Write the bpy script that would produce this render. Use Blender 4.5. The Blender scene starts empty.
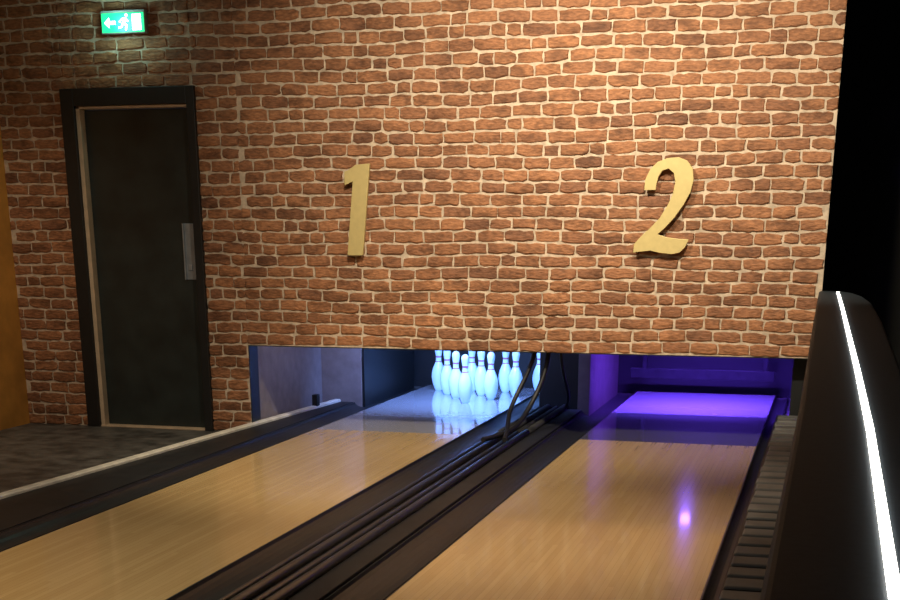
import bpy, bmesh, math, random
from mathutils import Vector
random.seed(7)
scn=bpy.context.scene
COL=bpy.context.collection
H=1.35; D=8.95; FZ=-0.04; CZ=3.3
# ---------------- helpers
def link(o,parent=None):
    COL.objects.link(o)
    if parent: o.parent=parent
    return o
def mesh_obj(name,verts,faces,mat=None,parent=None,smooth=False):
    me=bpy.data.meshes.new(name); me.from_pydata([tuple(v) for v in verts],[],faces); me.update()
    if mat:
        for m in (mat if isinstance(mat,list) else [mat]): me.materials.append(m)
    if smooth:
        for p in me.polygons: p.use_smooth=True
    b=bmesh.new(); b.from_mesh(me); bmesh.ops.recalc_face_normals(b,faces=b.faces); b.to_mesh(me); b.free()
    o=bpy.data.objects.new(name,me); return link(o,parent)
def boxes(name,bs,mat,parent=None,bevel=0):
    bm=bmesh.new()
    for (x0,x1,y0,y1,z0,z1) in bs:
        vs=[bm.verts.new(p) for p in [(x0,y0,z0),(x1,y0,z0),(x1,y1,z0),(x0,y1,z0),(x0,y0,z1),(x1,y0,z1),(x1,y1,z1),(x0,y1,z1)]]
        for f in [(0,3,2,1),(4,5,6,7),(0,1,5,4),(1,2,6,5),(2,3,7,6),(3,0,4,7)]: bm.faces.new([vs[i] for i in f])
    me=bpy.data.meshes.new(name); bm.to_mesh(me); bm.free(); me.materials.append(mat)
    o=link(bpy.data.objects.new(name,me),parent)
    if bevel:
        m=o.modifiers.new('bevel','BEVEL'); m.width=bevel; m.segments=2; m.limit_method='ANGLE'
    return o
def extrude_y(name,pts,y0,y1,mat,parent=None,bevel=0,smooth=False):
    n=len(pts); v=[(x,y0,z) for x,z in pts]+[(x,y1,z) for x,z in pts]
    f=[(i,(i+1)%n,n+(i+1)%n,n+i) for i in range(n)]+[tuple(range(n))[::-1],tuple(range(n,2*n))]
    o=mesh_obj(name,v,f,mat,parent,smooth)
    if bevel:
        m=o.modifiers.new('bevel','BEVEL'); m.width=bevel; m.segments=2; m.limit_method='ANGLE'
    return o
def empty(name,loc=(0,0,0)):
    e=bpy.data.objects.new(name,None); e.location=loc; e.empty_display_size=.1; return link(e)
def tube(name,pts,r,mat,parent=None):
    c=bpy.data.curves.new(name,'CURVE'); c.dimensions='3D'; c.bevel_depth=r; c.bevel_resolution=4; c.resolution_u=10
    s=c.splines.new('NURBS' if len(pts)>3 else 'POLY'); s.points.add(len(pts)-1)
    for p,q in zip(s.points,pts): p.co=(*q,1)
    if len(pts)>3: s.use_endpoint_u=True; s.order_u=4
    c.materials.append(mat); c.use_fill_caps=True
    return link(bpy.data.objects.new(name,c),parent)
# ---------------- materials
def newmat(name):
    m=bpy.data.materials.new(name); m.use_nodes=True; nt=m.node_tree
    return m,nt,nt.nodes['Principled BSDF']
def simple(name,col,rough=.5,metal=0,noise=.15,scale=12,bump=.0,coat=0,emis=None,es=0,spec=.5):
    m,nt,b=newmat(name)
    tc=nt.nodes.new('ShaderNodeTexCoord'); n=nt.nodes.new('ShaderNodeTexNoise'); n.inputs['Scale'].default_value=scale; n.inputs['Detail'].default_value=5
    nt.links.new(tc.outputs['Object'],n.inputs['Vector'])
    r=nt.nodes.new('ShaderNodeValToRGB')
    r.color_ramp.elements[0].position=.3; r.color_ramp.elements[1].position=.7
    r.color_ramp.elements[0].color=(*[c*(1-noise) for c in col],1); r.color_ramp.elements[1].color=(*[min(1,c*(1+noise)) for c in col],1)
    nt.links.new(n.outputs['Fac'],r.inputs['Fac']); nt.links.new(r.outputs['Color'],b.inputs['Base Color'])
    b.inputs['Roughness'].default_value=rough; b.inputs['Metallic'].default_value=metal; b.inputs['Coat Weight'].default_value=coat
    b.inputs['Specular IOR Level'].default_value=spec
    if bump:
        bp=nt.nodes.new('ShaderNodeBump'); bp.inputs['Strength'].default_value=bump; bp.inputs['Distance'].default_value=.01
        nt.links.new(n.outputs['Fac'],bp.inputs['Height']); nt.links.new(bp.outputs['Normal'],b.inputs['Normal'])
    if emis: b.inputs['Emission Color'].default_value=(*emis,1); b.inputs['Emission Strength'].default_value=es
    return m
def brick_mat():
    m,nt,b=newmat('brick_faces'); N=nt.nodes; L=nt.links
    g=N.new('ShaderNodeNewGeometry'); tc=N.new('ShaderNodeTexCoord')
    r=N.new('ShaderNodeValToRGB'); e=r.color_ramp.elements
    e[0].position=0; e[0].color=(.27,.118,.062,1); e[1].position=1; e[1].color=(.43,.19,.088,1)
    for p,c in [(.12,(.32,.138,.067,1)),(.45,(.36,.156,.073,1)),(.75,(.39,.172,.080,1))]:
        x=e.new(p); x.color=c
    L.new(g.outputs['Random Per Island'],r.inputs['Fac'])
    n1=N.new('ShaderNodeTexNoise'); n1.inputs['Scale'].default_value=9; n1.inputs['Detail'].default_value=6; n1.inputs['Roughness'].default_value=.65
    n2=N.new('ShaderNodeTexNoise'); n2.inputs['Scale'].default_value=55; n2.inputs['Detail'].default_value=5
    mp=N.new('ShaderNodeMapping'); mp.inputs['Scale'].default_value=(.6,1,1.6)
    L.new(tc.outputs['Object'],mp.inputs['Vector'])
    L.new(mp.outputs['Vector'],n1.inputs['Vector']); L.new(mp.outputs['Vector'],n2.inputs['Vector'])
    r2=N.new('ShaderNodeValToRGB'); r2.color_ramp.elements[0].position=.36; r2.color_ramp.elements[0].color=(.50,.47,.45,1)
    r2.color_ramp.elements[1].position=.55; r2.color_ramp.elements[1].color=(1.0,1.0,1.0,1)
    L.new(n1.outputs['Fac'],r2.inputs['Fac'])
    mx=N.new('ShaderNodeMix'); mx.data_type='RGBA'; mx.blend_type='MULTIPLY'; mx.inputs['Factor'].default_value=1
    L.new(r.outputs['Color'],mx.inputs[6]); L.new(r2.outputs['Color'],mx.inputs[7])
    r3=N.new('ShaderNodeValToRGB'); r3.color_ramp.elements[0].position=.35; r3.color_ramp.elements[0].color=(.6,.58,.55,1)
    r3.color_ramp.elements[1].position=.7; r3.color_ramp.elements[1].color=(1.3,1.3,1.3,1)
    L.new(n2.outputs['Fac'],r3.inputs['Fac'])
    mx2=N.new('ShaderNodeMix'); mx2.data_type='RGBA'; mx2.blend_type='MULTIPLY'; mx2.inputs['Factor'].default_value=.8
    L.new(mx.outputs[2],mx2.inputs[6]); L.new(r3.outputs['Color'],mx2.inputs[7])
    L.new(mx2.outputs[2],b.inputs['Base Color'])
    b.inputs['Roughness'].default_value=.7
    bp=N.new('ShaderNodeBump'); bp.inputs['Strength'].default_value=.7; bp.inputs['Distance'].default_value=.012
    ad=N.new('ShaderNodeMath'); ad.operation='ADD'; L.new(n1.outputs['Fac'],ad.inputs[0]); L.new(n2.outputs['Fac'],ad.inputs[1])
    L.new(ad.outputs[0],bp.inputs['Height']); L.new(bp.outputs['Normal'],b.inputs['Normal'])
    return m
def wood_mat():
    m,nt,b=newmat('lane_maple'); N=nt.nodes; L=nt.links
    tc=N.new('ShaderNodeTexCoord'); sp=N.new('ShaderNodeSeparateXYZ'); L.new(tc.outputs['Object'],sp.inputs[0])
    dv=N.new('ShaderNodeMath'); dv.operation='MULTIPLY'; dv.inputs[1].default_value=1/.027; L.new(sp.outputs['X'],dv.inputs[0])
    fl=N.new('ShaderNodeMath'); fl.operation='FLOOR'; L.new(dv.outputs[0],fl.inputs[0])
    fr=N.new('ShaderNodeMath'); fr.operation='FRACT'; L.new(dv.outputs[0],fr.inputs[0])
    wn=N.new('ShaderNodeTexWhiteNoise'); wn.noise_dimensions='1D'; L.new(fl.outputs[0],wn.inputs['W'])
    my=N.new('ShaderNodeMath'); my.operation='MULTIPLY'; my.inputs[1].default_value=.9; L.new(sp.outputs['Y'],my.inputs[0])
    ay=N.new('ShaderNodeMath'); ay.operation='ADD'; L.new(my.outputs[0],ay.inputs[0])
    m5=N.new('ShaderNodeMath'); m5.operation='MULTIPLY'; m5.inputs[1].default_value=7; L.new(wn.outputs['Value'],m5.inputs[0]); L.new(m5.outputs[0],ay.inputs[1])
    fy=N.new('ShaderNodeMath'); fy.operation='FLOOR'; L.new(ay.outputs[0],fy.inputs[0])
    cb=N.new('ShaderNodeCombineXYZ'); L.new(fl.outputs[0],cb.inputs[0]); L.new(fy.outputs[0],cb.inputs[1])
    w2=N.new('ShaderNodeTexWhiteNoise'); w2.noise_dimensions='3D'; L.new(cb.outputs[0],w2.inputs['Vector'])
    r=N.new('ShaderNodeValToRGB'); r.color_ramp.elements[0].color=(.59,.395,.175,1); r.color_ramp.elements[1].color=(.67,.465,.215,1)
    L.new(w2.outputs['Value'],r.inputs['Fac'])
    mp=N.new('ShaderNodeMapping'); mp.inputs['Scale'].default_value=(60,1.5,1); L.new(tc.outputs['Object'],mp.inputs['Vector'])
    n=N.new('ShaderNodeTexNoise'); n.inputs['Scale'].default_value=1.5; n.inputs['Detail'].default_value=5; L.new(mp.outputs['Vector'],n.inputs['Vector'])
    r2=N.new('ShaderNodeValToRGB'); r2.color_ramp.elements[0].position=.3; r2.color_ramp.elements[0].color=(.94,.92,.90,1); r2.color_ramp.elements[1].position=.6; r2.color_ramp.elements[1].color=(1,1,1,1)
    L.new(n.outputs['Fac'],r2.inputs['Fac'])
    mx=N.new('ShaderNodeMix'); mx.data_type='RGBA'; mx.blend_type='MULTIPLY'; mx.inputs['Factor'].default_value=1
    L.new(r.outputs['Color'],mx.inputs[6]); L.new(r2.outputs['Color'],mx.inputs[7])
    lt=N.new('ShaderNodeMath'); lt.operation='LESS_THAN'; lt.inputs[1].default_value=.05; L.new(fr.outputs[0],lt.inputs[0])
    mx3=N.new('ShaderNodeMix'); mx3.data_type='RGBA'; mx3.blend_type='MIX'; L.new(lt.outputs[0],mx3.inputs['Factor'])
    L.new(mx.outputs[2],mx3.inputs[6]); mx3.inputs[7].default_value=(.46,.30,.13,1)
    L.new(mx3.outputs[2],b.inputs['Base Color'])
    b.inputs['Roughness'].default_value=.22; b.inputs['Coat Weight'].default_value=.6; b.inputs['Coat Roughness'].default_value=.07
    return m
M_brick=brick_mat(); M_mortar=simple('light_mortar',(.58,.47,.36),.9,noise=.25,scale=30,bump=.5)
M_wood=wood_mat(); M_floor=simple('dark_slate_floor',(.11,.107,.10),.5,noise=.6,scale=9,bump=.4)
M_black=simple('black_paint',(.010,.011,.012),.5)
M_door=simple('door_black_laminate',(.020,.028,.028),.42,noise=.4,scale=4)
M_trimw=simple('bare_wood_edge',(.60,.46,.32),.6)
M_gold=simple('brushed_gold',(.62,.50,.22),.45,metal=.2,noise=.05,scale=30)
M_rub=simple('black_rubber',(.016,.016,.018),.5,noise=.3,spec=.3)
M_gutter=simple('gutter_black_plastic',(.018,.018,.020),.4,spec=.35)
M_rail=simple('dark_rail',(.040,.040,.042),.3,noise=.2,spec=.5)
M_white=simple('ivory_rail',(.80,.76,.66),.45)
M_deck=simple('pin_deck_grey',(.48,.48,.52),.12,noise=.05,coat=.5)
M_deck2=simple('deck_approach_lit',(.38,.37,.40),.12,noise=.05,coat=.5)  # left lane's approach, its stronger lighting put into a paler colour
M_deck3=simple('deck_approach_shaded',(.10,.095,.12),.12,noise=.05,coat=.5)  # right lane's approach, darkened in colour where the UV light cuts off
M_panel=simple('kickback_panel_grey',(.14,.10,.10),.6)
M_post=simple('kickback_post_grey',(.28,.235,.235),.6)
M_orange=simple('orange_plaster',(.62,.28,.05),.8,noise=.2,scale=5,bump=.2)
M_pin=simple('pin_uv_glow',(.70,.80,.95),.25,noise=.02,emis=(.14,.42,1),es=.62)  # pins' glow under UV put into the material as blue emission
M_red=simple('pin_stripe',(.35,.12,.22),.3,emis=(.4,.25,.6),es=.2)  # stripe given a purple UV glow as emission too
M_led=simple('led_strip',(1,1,1),.4,emis=(1,.95,.86),es=7)
M_green=simple('exit_green',(.0,.35,.12),.4,emis=(.02,.80,.24),es=1.5)
M_glow=simple('exit_white',(1,1,1),.4,emis=(.8,1,.93),es=7)
M_uv=simple('uv_bulb_glass',(.4,.3,1),.4,emis=(.20,.09,1),es=40)
M_steel=simple('brushed_steel',(.30,.33,.37),.4,metal=.4)
M_grille=simple('grille_grey',(.13,.13,.128),.55,noise=.35,scale=5)
M_cable=simple('cable_black',(.006,.006,.007),.5)
# ---------------- room shell
boxes('floor',[(-6.5,3.5,-1.5,13,FZ-.1,FZ)],M_floor)
boxes('ceiling',[(-5.8,3.1,-1.0,12.8,CZ,CZ+.1)],M_black)
boxes('wall_left',[(-5.80,-5.66,-1.0,9.2,FZ,CZ)],M_orange)
boxes('wall_right',[(3.0,3.1,-1.0,12.8,FZ,CZ)],M_black)
boxes('wall_far',[(-5.8,3.1,12.7,12.8,FZ,CZ)],M_black)
DL,DR,DT=-5.165,-4.175,2.22
OL,OR,OT=-5.065,-4.235,2.11
PL,WR,OZ=-3.887,-.06,.561
wall=boxes('wall_back',[(-5.66,OL,D,D+.14,FZ,CZ),(OL,OR,D,D+.14,OT,CZ),(OR,PL,D,D+.14,FZ,CZ),(PL,WR,D,D+.14,OZ,CZ)],M_mortar)
boxes('dark_edge_1',[(PL,PL+.006,D+.001,D+.15,FZ,OZ),(PL,-.09,D+.001,D+.15,OZ-.006,OZ)],M_black,wall)  # thin black strips covering the pale edges of the opening
bm=bmesh.new()
regions=[(-5.66,DL+.02,FZ,CZ),(DL+.02,DR-.02,DT-.02,CZ),(DR-.02,PL,FZ,CZ),(PL,WR,OZ,CZ)]
def wob(x,z): return .006*math.sin(x*2.3+z*5)+.004*math.sin(x*6.1-z*9)
def brick(x0,x1,z0,z1,clean):
    nx=max(2,int((x1-x0)/.03)); w=x1-x0; h=z1-z0
    j=.0046; pts=[]
    c=min(.010,h*.2)
    for i in range(nx+1):
        t=i/nx; pts.append((x0+w*t,z0+(c*random.random() if i in(0,nx) else 0)))
    pts.append((x1,z0+h*.5))
    for i in range(nx+1):
        t=1-i/nx; pts.append((x0+w*t,z1-(c*random.random() if i in(0,nx) else 0)))
    pts.append((x0,z0+h*.5))
    P=[(x+random.uniform(-j,j),z+random.uniform(-j,j)+wob(x,z)) for x,z in pts]
    P=[(min(max(x,clean[0]),clean[1]),max(z,clean[2])) for x,z in P]
    cx=(x0+x1)/2; cz=(z0+z1)/2+wob(cx,(z0+z1)/2)
    d=.009+random.uniform(-.003,.004)
    ins=.005; n=len(P)
    back=[bm.verts.new((x,D+.001,z)) for x,z in P]
    mid=[bm.verts.new((x,D-d*.6,z)) for x,z in P]
    fr=[bm.verts.new((x+(ins if x<cx-.25*w else -ins if x>cx+.25*w else 0),D-d+random.uniform(-.0015,.0015),z+(ins if z<cz else -ins))) for x,z in P]
    for a,b in ((back,mid),(mid,fr)):
        for i in range(n):
            k=(i+1)%n; bm.faces.new((a[i],a[k],b[k],b[i]))
    ce=bm.verts.new((cx,D-d-random.uniform(0,.003),cz))
    for i in range(n): bm.faces.new((fr[i],fr[(i+1)%n],ce))
PITCH=.0752; z=OZ-8*PITCH; row=0
while z<CZ:
    x=-5.95+random.uniform(0,.10)+(row%2)*.09
    while x<WR+.02:
        w=random.choice([.19,.18,.20,.17,.175,.10,.145,.205,.16])
        g=.006+random.uniform(-.0012,.0015)
        for (a,b,c,d) in regions:
            x0=max(x+g,a); x1=min(x+w-g,b); z0=max(z+g,c); z1=min(z+PITCH-g,d)
            if x1-x0>.03 and z1-z0>.02: brick(x0,x1,z0,z1,(-5.66,WR,FZ+.002))
        x+=w
    z+=PITCH; row+=1
bmesh.ops.recalc_face_normals(bm,faces=bm.faces)
me=bpy.data.meshes.new('brick_facing'); bm.to_mesh(me); bm.free(); me.materials.append(M_brick)
link(bpy.data.objects.new('brick_facing',me),wall)
# ---------------- door
door=empty('door_1')
boxes('frame',[(DL,OL,D-.035,D+.14,FZ,DT),(OR,DR,D-.035,D+.14,FZ,DT),(OL,OR,D-.035,D+.14,OT,DT)],M_black,door,.004)
boxes('jamb_lining',[(OL,OL+.030,D-.012,D+.07,FZ,OT),(OL,OR,D-.012,D+.07,OT-.016,OT)],M_trimw,door,.002)
boxes('leaf',[(OL+.032,OR-.004,D+.045,D+.09,FZ+.012,OT-.02)],M_door,door,.003)
boxes('push_plate',[(-4.345,-4.262,D+.038,D+.045,.99,1.36)],M_steel,door,.003)
boxes('lock_cylinder',[(-4.318,-4.290,D+.030,D+.039,1.05,1.09)],M_steel,door,.004)
boxes('pull_lip',[(-4.345,-4.335,D+.020,D+.039,.99,1.36)],M_steel,door,.002)
boxes('threshold',[(OL,OR,D-.02,D+.14,FZ,FZ+.012)],M_trimw,door,.002)
# ---------------- exit sign
ex=empty('exit_sign')
X0,X1,Z0,Z1=-4.790,-4.487,2.548,2.662
boxes('housing',[(X0-.008,X1+.008,D-.06,D-.016,Z0-.008,Z1+.018)],simple('sign_housing',(.25,.27,.27),.5),ex,.004)
boxes('face',[(X0,X1,D-.064,D-.060,Z0,Z1)],M_green,ex)
def flat(name,pts,y,t,mat,parent):
    n=len(pts); v=[(x,y-t,z) for x,z in pts]+[(x,y,z) for x,z in pts]
    f=[tuple(range(n)),tuple(range(n,2*n))[::-1]]+[(i,(i+1)%n,n+(i+1)%n,n+i) for i in range(n)]
    return mesh_obj(name,v,f,mat,parent)
cx=(X0+X1)/2; cz=(Z0+Z1)/2; s=.85
flat('arrow_pictogram',[(X0+.02,cz),(X0+.055,cz+.03),(X0+.055,cz+.010),(X0+.10,cz+.010),(X0+.10,cz-.010),(X0+.055,cz-.010),(X0+.055,cz-.03)],D-.064,.002,M_glow,ex)
flat('doorway_pictogram',[(cx+.07,Z0+.010),(cx+.07,Z1-.010),(X1-.02,Z1-.010),(X1-.02,Z0+.010)],D-.064,.002,M_glow,ex)
rb=[(-.005,.03),(.03,.035),(.05,.01),(.043,.004),(.026,.02),(.02,0),(.04,-.02),(.03,-.055),(.02,-.052),(.026,-.022),(.006,-.01),(-.006,-.035),(-.035,-.04),(-.035,-.03),(-.013,-.026),(0,.005),(.006,.02),(-.01,.018),(-.022,0),(-.03,.005)]
flat('runner_body_pictogram',[(cx+u*s,cz+v*s) for u,v in rb],D-.064,.002,M_glow,ex)
flat('runner_head_pictogram',[(cx+.03+.009*math.cos(a*math.pi/5),cz+.043+.009*math.sin(a*math.pi/5)) for a in range(10)],D-.064,.002,M_glow,ex)
# ---------------- numerals (letter grid units -> metres)
def numeral(name,outline,ox,oz,s):
    e=empty(name)
    o=flat('letter_plate',[(ox+u*s,oz+v*s) for u,v in outline],D-.045,.022,M_gold,e)
    m=o.modifiers.new('bevel','BEVEL'); m.width=.002; m.segments=2; m.limit_method='ANGLE'; m.angle_limit=1.0
    return e
one=[(-11.5,83),(-7,85),(1,90),(15.5,91),(16.5,90.5),(7.3,1),(6.5,0),(-9,0),(-10,1),(-2.5,73.5),(-11.5,70)]
n1=numeral('numeral_one_sign',one,-3.055,1.160,1/161)
two0=[(644,190),(645,180),(650,170),(658,162.5),(668,159),(680,158),(689,161.5),(694.5,169),(695.5,180),(692.5,192),(685,205),(676,217),(666,227.5),(658,234),(668,237),(680,238.5),(691,239),(687,247),(681,252.5),(672,254),(662,253),(650,250.5),(632,252.5),(633,244),(640,236.5),(650,228),(660,218),(668,206),(674,194),(676.5,182),(675,173.5),(669.5,169),(663,171),(659,177),(657,184),(656,190)]
two=[((px-660)-(254-py)*.05,254-py) for px,py in two0]
n2=numeral('numeral_two_sign',two,-1.060,1.178,1/170.5)
for e,ps in ((n1,[(-3.055,1.3),(-3.02,1.6)]),(n2,[(-.895,1.60),(-1.085,1.24),(-.985,1.23)])):
    for i,(x,z) in enumerate(ps): boxes('standoff_%d'%(i+1),[(x-.008,x+.008,D-.046,D-.016,z-.008,z+.008)],M_black,e)
# ---------------- lanes
LANES=[(-3.405,-2.345),(-1.54,-.385)]
Y0=-.8; YE=D+.005
ph=empty('pinsetter_housing')
def gut(name,g0,g1,y0,y1,parent):
    c=(g0+g1)/2; r=(g1-g0)/2-.008
    prof=[(g0,FZ),(g0,.004),(g0+.008,.004)]+[(c-r*math.cos(t*math.pi/10),.002-.038*math.sin(t*math.pi/10)) for t in range(0,11)]+[(g1-.008,.0),(g1,.0),(g1,FZ)]
    extrude_y(name,prof,y0,y1,M_gutter,parent)
DE=11.8
for i,(a,b) in enumerate(LANES):
    e=empty('bowling_lane' if i==0 else 'bowling_lane.001')
    boxes('maple_surface',[(a,b,Y0,YE,FZ,0)],M_wood,e)
    ys=9.75 if i==0 else 10.38
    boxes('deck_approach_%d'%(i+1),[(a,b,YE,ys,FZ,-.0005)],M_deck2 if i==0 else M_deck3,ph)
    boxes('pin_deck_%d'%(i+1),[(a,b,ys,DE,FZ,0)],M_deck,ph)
    for k,(g0,g1) in enumerate([(a-.225,a),(b,b+(.225 if i==0 else .11))]):
        gut('gutter_%d'%(k+1),g0,g1,Y0,YE,e); gut('deck_gutter_%d'%(2*i+k+1),g0,g1,YE,DE,ph)
# ---------------- division between the lanes
dv=empty('ball_return_division')
for (par,y0,y1,tag) in ((dv,Y0,YE,''),(ph,YE,10.34,'_rear')):
    boxes('capping'+tag,[(-2.118,-1.767,y0,y1,FZ,.018)],M_rub,par,.004)
    for i,(x,r,z) in enumerate([(-2.100,.012,.022),(-2.03,.022,.030),(-1.965,.014,.026),(-1.90,.022,.032)]):
        extrude_y('track%s_%d'%(tag,i+1),[(x+r*math.cos(t*math.pi/8),z+r*math.sin(t*math.pi/8)) for t in range(16)],y0,y1,M_rail,par,smooth=True)
lc=empty('lane_side_capping')
def rx(y): return -4.077+(y-6.093)*.0747
for (par,y0,y1,tag) in ((lc,Y0,YE,''),(ph,YE,10.4,'_rear')):
    v=[(rx(y0)-.03,y0),(-3.632,y0),(-3.632,y1),(rx(y1)-.03,y1)]
    mesh_obj('side_cap'+tag,[(x,y,FZ) for x,y in v]+[(x,y,.008) for x,y in v],[(3,2,1,0),(4,5,6,7),(0,1,5,4),(1,2,6,5),(2,3,7,6),(3,0,4,7)],M_rub,par)
    vv=[]
    for y in (y0,y1):
        x=rx(y); vv+=[(x-.035,y,FZ),(x+.02,y,FZ),(x+.02,y,.020),(x+.012,y,.028),(x-.027,y,.028),(x-.035,y,.020)]
    mesh_obj('ivory_rail'+tag,vv,[(i,(i+1)%6,6+(i+1)%6,6+i) for i in range(6)]+[(5,4,3,2,1,0),(6,7,8,9,10,11)],M_white,par)
# ---------------- pinsetter housing
boxes('side_panel_left',[(-3.98,-3.90,D+.15,10.44,FZ,1.4)],M_post,ph)
boxes('kickback_left',[(-3.90,-3.56,10.42,11.8,FZ,1.4)],M_post,ph,.004)
boxes('kickback_left_inner',[(-3.56,-3.54,10.425,11.8,FZ,1.4)],M_black,ph)
boxes('kickback_centre',[(-2.10,-1.80,10.34,11.8,FZ,1.4)],M_black,ph,.004)
boxes('kickback_centre_post',[(-1.80,-1.71,10.33,11.8,FZ,1.4)],M_panel,ph,.004)
boxes('kickback_light_block',[(-.20,-.10,D+.15,11.8,FZ,1.4)],M_black,ph)  # side panel added to stop pit light leaking out on the right
boxes('housing_back',[(-4.0,-.10,12.0,12.06,FZ,1.4)],M_black,ph)
boxes('pit_light_cover',[(-4.0,-.10,D+.15,12.06,1.4,1.44)],M_black,ph)  # unseen cover added to contain the light in the pit
boxes('sweep_bar',[(-1.60,-.40,11.74,11.78,.12,.20),(-1.50,-1.46,11.74,11.78,.20,1.4),(-.5,-.46,11.74,11.78,.20,1.4)],M_rub,ph,.004)
boxes('ball_sensor',[(-3.81,-3.77,9.95,10.02,.008,.11)],M_rub,ph,.004)
def ball(name,c,r,mat,parent):
    b=bmesh.new(); bmesh.ops.create_uvsphere(b,u_segments=24,v_segments=14,radius=r)
    for v in b.verts: v.co+=Vector(c)
    me=bpy.data.meshes.new(name); b.to_mesh(me); b.free(); me.materials.append(mat)
    for p in me.polygons: p.use_smooth=True
    return link(bpy.data.objects.new(name,me),parent)
ball('uv_bulb',(-.865,9.5,.61),.036,M_uv,ph)
tube('uv_bulb_stem',[(-.865,9.5,.64),(-.865,9.5,1.4)],.012,M_rub,ph)
# ---------------- pins
prof=[(0,.022),(.002,.0258),(.019,.0359),(.057,.0496),(.086,.0556),(.114,.0605),(.149,.0579),(.184,.0497),(.205,.0410),(.219,.0350),(.228,.0310),(.238,.0277),(.247,.0250),(.254,.0236),(.265,.0230),(.276,.0235),(.290,.0245),(.305,.0268),(.327,.0306),(.343,.0323),(.358,.0300),(.370,.0235),(.378,.0130),(.381,.0)]
SEG=28; pv=[]; pf=[]; mi=[]
for (h,r) in prof[:-1]:
    pv+=[(r*math.cos(2*math.pi*k/SEG),r*math.sin(2*math.pi*k/SEG),h) for k in range(SEG)]
top=len(pv); pv.append((0,0,.381))
for i in range(len(prof)-2):
    for k in range(SEG):
        pf.append((i*SEG+k,i*SEG+(k+1)%SEG,(i+1)*SEG+(k+1)%SEG,(i+1)*SEG+k)); mi.append(1 if i in (11,15) else 0)
for k in range(SEG): pf.append(((len(prof)-2)*SEG+k,(len(prof)-2)*SEG+(k+1)%SEG,top)); mi.append(0)
pf.append(tuple(range(SEG))[::-1]); mi.append(0)
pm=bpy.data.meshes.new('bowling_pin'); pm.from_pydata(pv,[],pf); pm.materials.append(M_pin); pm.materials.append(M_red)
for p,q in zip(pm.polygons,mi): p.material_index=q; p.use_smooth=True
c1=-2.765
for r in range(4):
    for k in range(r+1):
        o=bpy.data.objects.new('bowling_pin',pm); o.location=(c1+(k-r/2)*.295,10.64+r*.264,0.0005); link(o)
# ---------------- hanging cables
cb=empty('hanging_cables')
tube('cable_1',[(-1.78,9.12,.75),(-1.78,9.10,.52),(-1.83,9.05,.32),(-1.90,8.95,.17),(-1.93,8.75,.08),(-1.97,8.5,.075),(-2.04,8.3,.073)],.016,M_cable,cb)
tube('cable_2',[(-1.84,9.12,.75),(-1.88,9.10,.5),(-1.98,9.05,.30),(-2.02,8.9,.15),(-1.97,8.7,.085),(-1.93,8.45,.080),(-1.90,8.3,.075)],.015,M_cable,cb)
tube('cable_3',[(-1.72,9.14,.75),(-1.74,9.2,.45),(-1.70,9.5,.25),(-1.80,9.9,.1),(-1.85,10.1,.06)],.011,M_cable,cb)
# ---------------- side ledge with grille right of lane 2
gs=empty('side_grille_ledge')
boxes('ledge',[(-.272,-.085,Y0,D-.02,FZ,.205)],M_rub,gs)
bs=[]; y=Y0+.1
while y<D-.1:
    bs.append((-.262+random.uniform(-.006,.006),-.087,y,y+.125+random.uniform(-.01,.01),.205,.222)); y+=.165
boxes('slats',bs,M_grille,gs,.012)
# ---------------- barrier with LED strip
ba=empty('lane_barrier')
foot=[(-.048,.5),(.20,.5),(.205,3.2),(.215,6.2),(.205,7.6),(.17,8.3),(.12,8.7),(.06,8.88),(.0,8.92),(-.077,8.90),(-.066,6.2),(-.049,3.2)]
n=len(foot)
o=mesh_obj('body',[(x,y,FZ) for x,y in foot]+[(x,y,.968) for x,y in foot],[tuple(range(n))[::-1],tuple(range(n,2*n))]+[(i,(i+1)%n,n+(i+1)%n,n+i) for i in range(n)],simple('barrier_black_vinyl',(.026,.038,.050),.6,noise=.15,scale=60,spec=.3),ba)
m=o.modifiers.new('bevel','BEVEL'); m.width=.012; m.segments=3; m.limit_method='ANGLE'
led=[(.094,.55),(.094,1.52),(.095,2.79),(.086,4.0),(.075,5.06),(.055,7.0),(.034,8.70)]
w=.007; vv=[]; ff=[]
for x,y in led: vv+=[(x-w,y,.966),(x-w,y,.974),(x+w,y,.974),(x+w,y,.966)]
for i in range(len(led)-1):
    for k in range(3): ff.append((i*4+k,i*4+k+1,i*4+5+k,i*4+4+k))
ff+=[(3,2,1,0),tuple(len(vv)-4+k for k in range(4))]
mesh_obj('led_strip',vv,ff,M_led,ba)
# ---------------- centre group empties on their parts
for e in [o for o in COL.objects if o.type=='EMPTY']:
    pts=[]
    for c in e.children:
        pts+=[v.co.copy() for v in c.data.vertices] if c.type=='MESH' else [Vector(p.co[:3]) for p in c.data.splines[0].points]
    ctr=Vector([(min(p[i] for p in pts)+max(p[i] for p in pts))/2 for i in range(3)]); ctr.z=min(p.z for p in pts)
    e.location=ctr
    for c in e.children: c.location=-ctr
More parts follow.
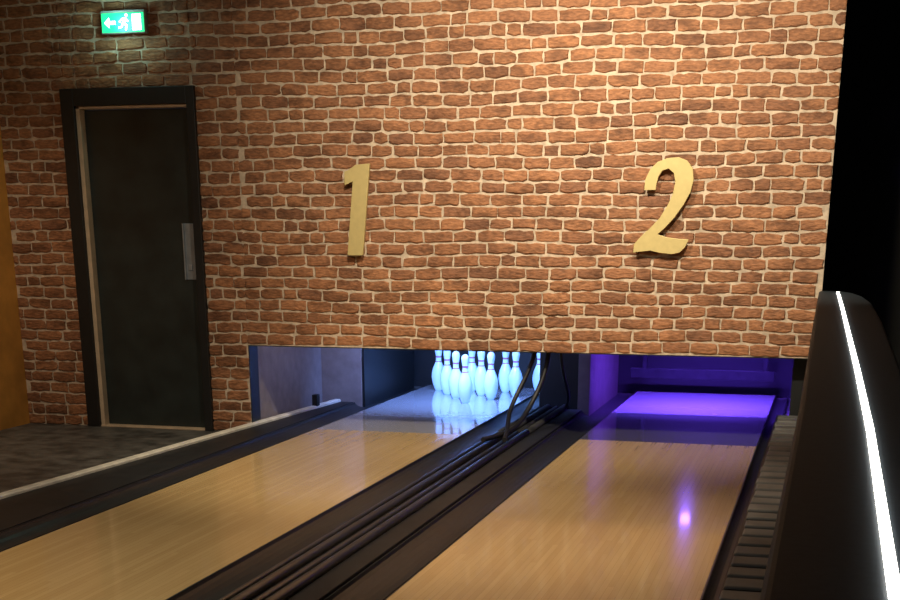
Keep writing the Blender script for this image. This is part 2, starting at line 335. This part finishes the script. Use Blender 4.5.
# ---------------- lights
def light(kind,name,loc,target,energy,col,size=.3,sy=None,spot=None,blend=.5,spread=None):
    l=bpy.data.lights.new(name,kind); l.energy=energy; l.color=col
    if kind=='AREA':
        l.size=size
        if sy: l.shape='RECTANGLE'; l.size_y=sy
        if spread: l.spread=math.radians(spread)
    else: l.shadow_soft_size=size
    if spot: l.spot_size=math.radians(spot); l.spot_blend=blend
    o=bpy.data.objects.new(name,l); o.location=loc
    o.rotation_euler=(Vector(target)-Vector(loc)).to_track_quat('-Z','Y').to_euler(); return link(o)
warm=(1,.85,.62)
light('SPOT','ceiling_spot',(-2.0,6.3,3.2),(-1.95,D,1.6),400,warm,.08,spot=88,blend=1)
light('SPOT','ceiling_spot',(-.5,6.3,3.2),(-.8,D,1.7),360,warm,.08,spot=88,blend=1)
light('SPOT','lane_fill_spot',(-2.9,6.6,3.2),(-2.7,7.6,0),370,(1,.86,.62),.15,spot=64,blend=1)  # this and the next two: unseen spots added to brighten the lanes
light('SPOT','lane_fill_spot',(-1.3,5.6,3.2),(-1.3,6.2,0),270,(1,.80,.56),.15,spot=60,blend=1)
light('SPOT','lane_fill_spot',(-2.6,3.6,3.2),(-2.9,4.9,0),150,(1,.86,.62),.2,spot=70,blend=1)
light('AREA','lane_fill_panel',(-3.0,4.2,3.2),(-3.2,5.4,0),42,(1,.88,.70),1.5)  # unseen area light added as fill over the lanes
light('SPOT','ceiling_spot',(-4.5,6.4,3.2),(-5.5,8.2,.5),100,(1,.80,.55),.08,spot=66,blend=.9)
light('AREA','uv_tube_light',(-2.80,10.1,1.2),(-2.78,10.95,.1),40,(.20,.36,1),.8,.08,spread=120)
light('AREA','uv_tube_light',(-3.3,9.4,1.2),(-3.1,9.9,.1),5,(.80,.74,1),.5,.08)
light('AREA','uv_tube_light',(-.96,10.3,1.25),(-.96,11.0,.0),75,(.15,.055,1),.8,.08,spread=90)
light('POINT','exit_glow',(-4.66,D-.16,2.60),(0,0,0),2.4,(.5,1,.88),.06)
w=bpy.data.worlds.new('room_ambient'); scn.world=w; w.use_nodes=True
w.node_tree.nodes['Background'].inputs[0].default_value=(.4,.42,.5,1); w.node_tree.nodes['Background'].inputs[1].default_value=.05
# ---------------- camera
th=math.atan(465/1350); ps=math.atan(388/1428)
F=Vector((-math.sin(ps)*math.cos(th), math.cos(ps)*math.cos(th), -math.sin(th)))
cam=bpy.data.cameras.new('camera'); co=bpy.data.objects.new('camera',cam); link(co)
co.location=(0,0,H); co.rotation_euler=F.to_track_quat('-Z','Y').to_euler()
cam.lens=54; cam.sensor_width=36; cam.shift_y=390/900; cam.clip_start=.02
scn.camera=co
try: scn.view_settings.view_transform='Standard'
except Exception: pass
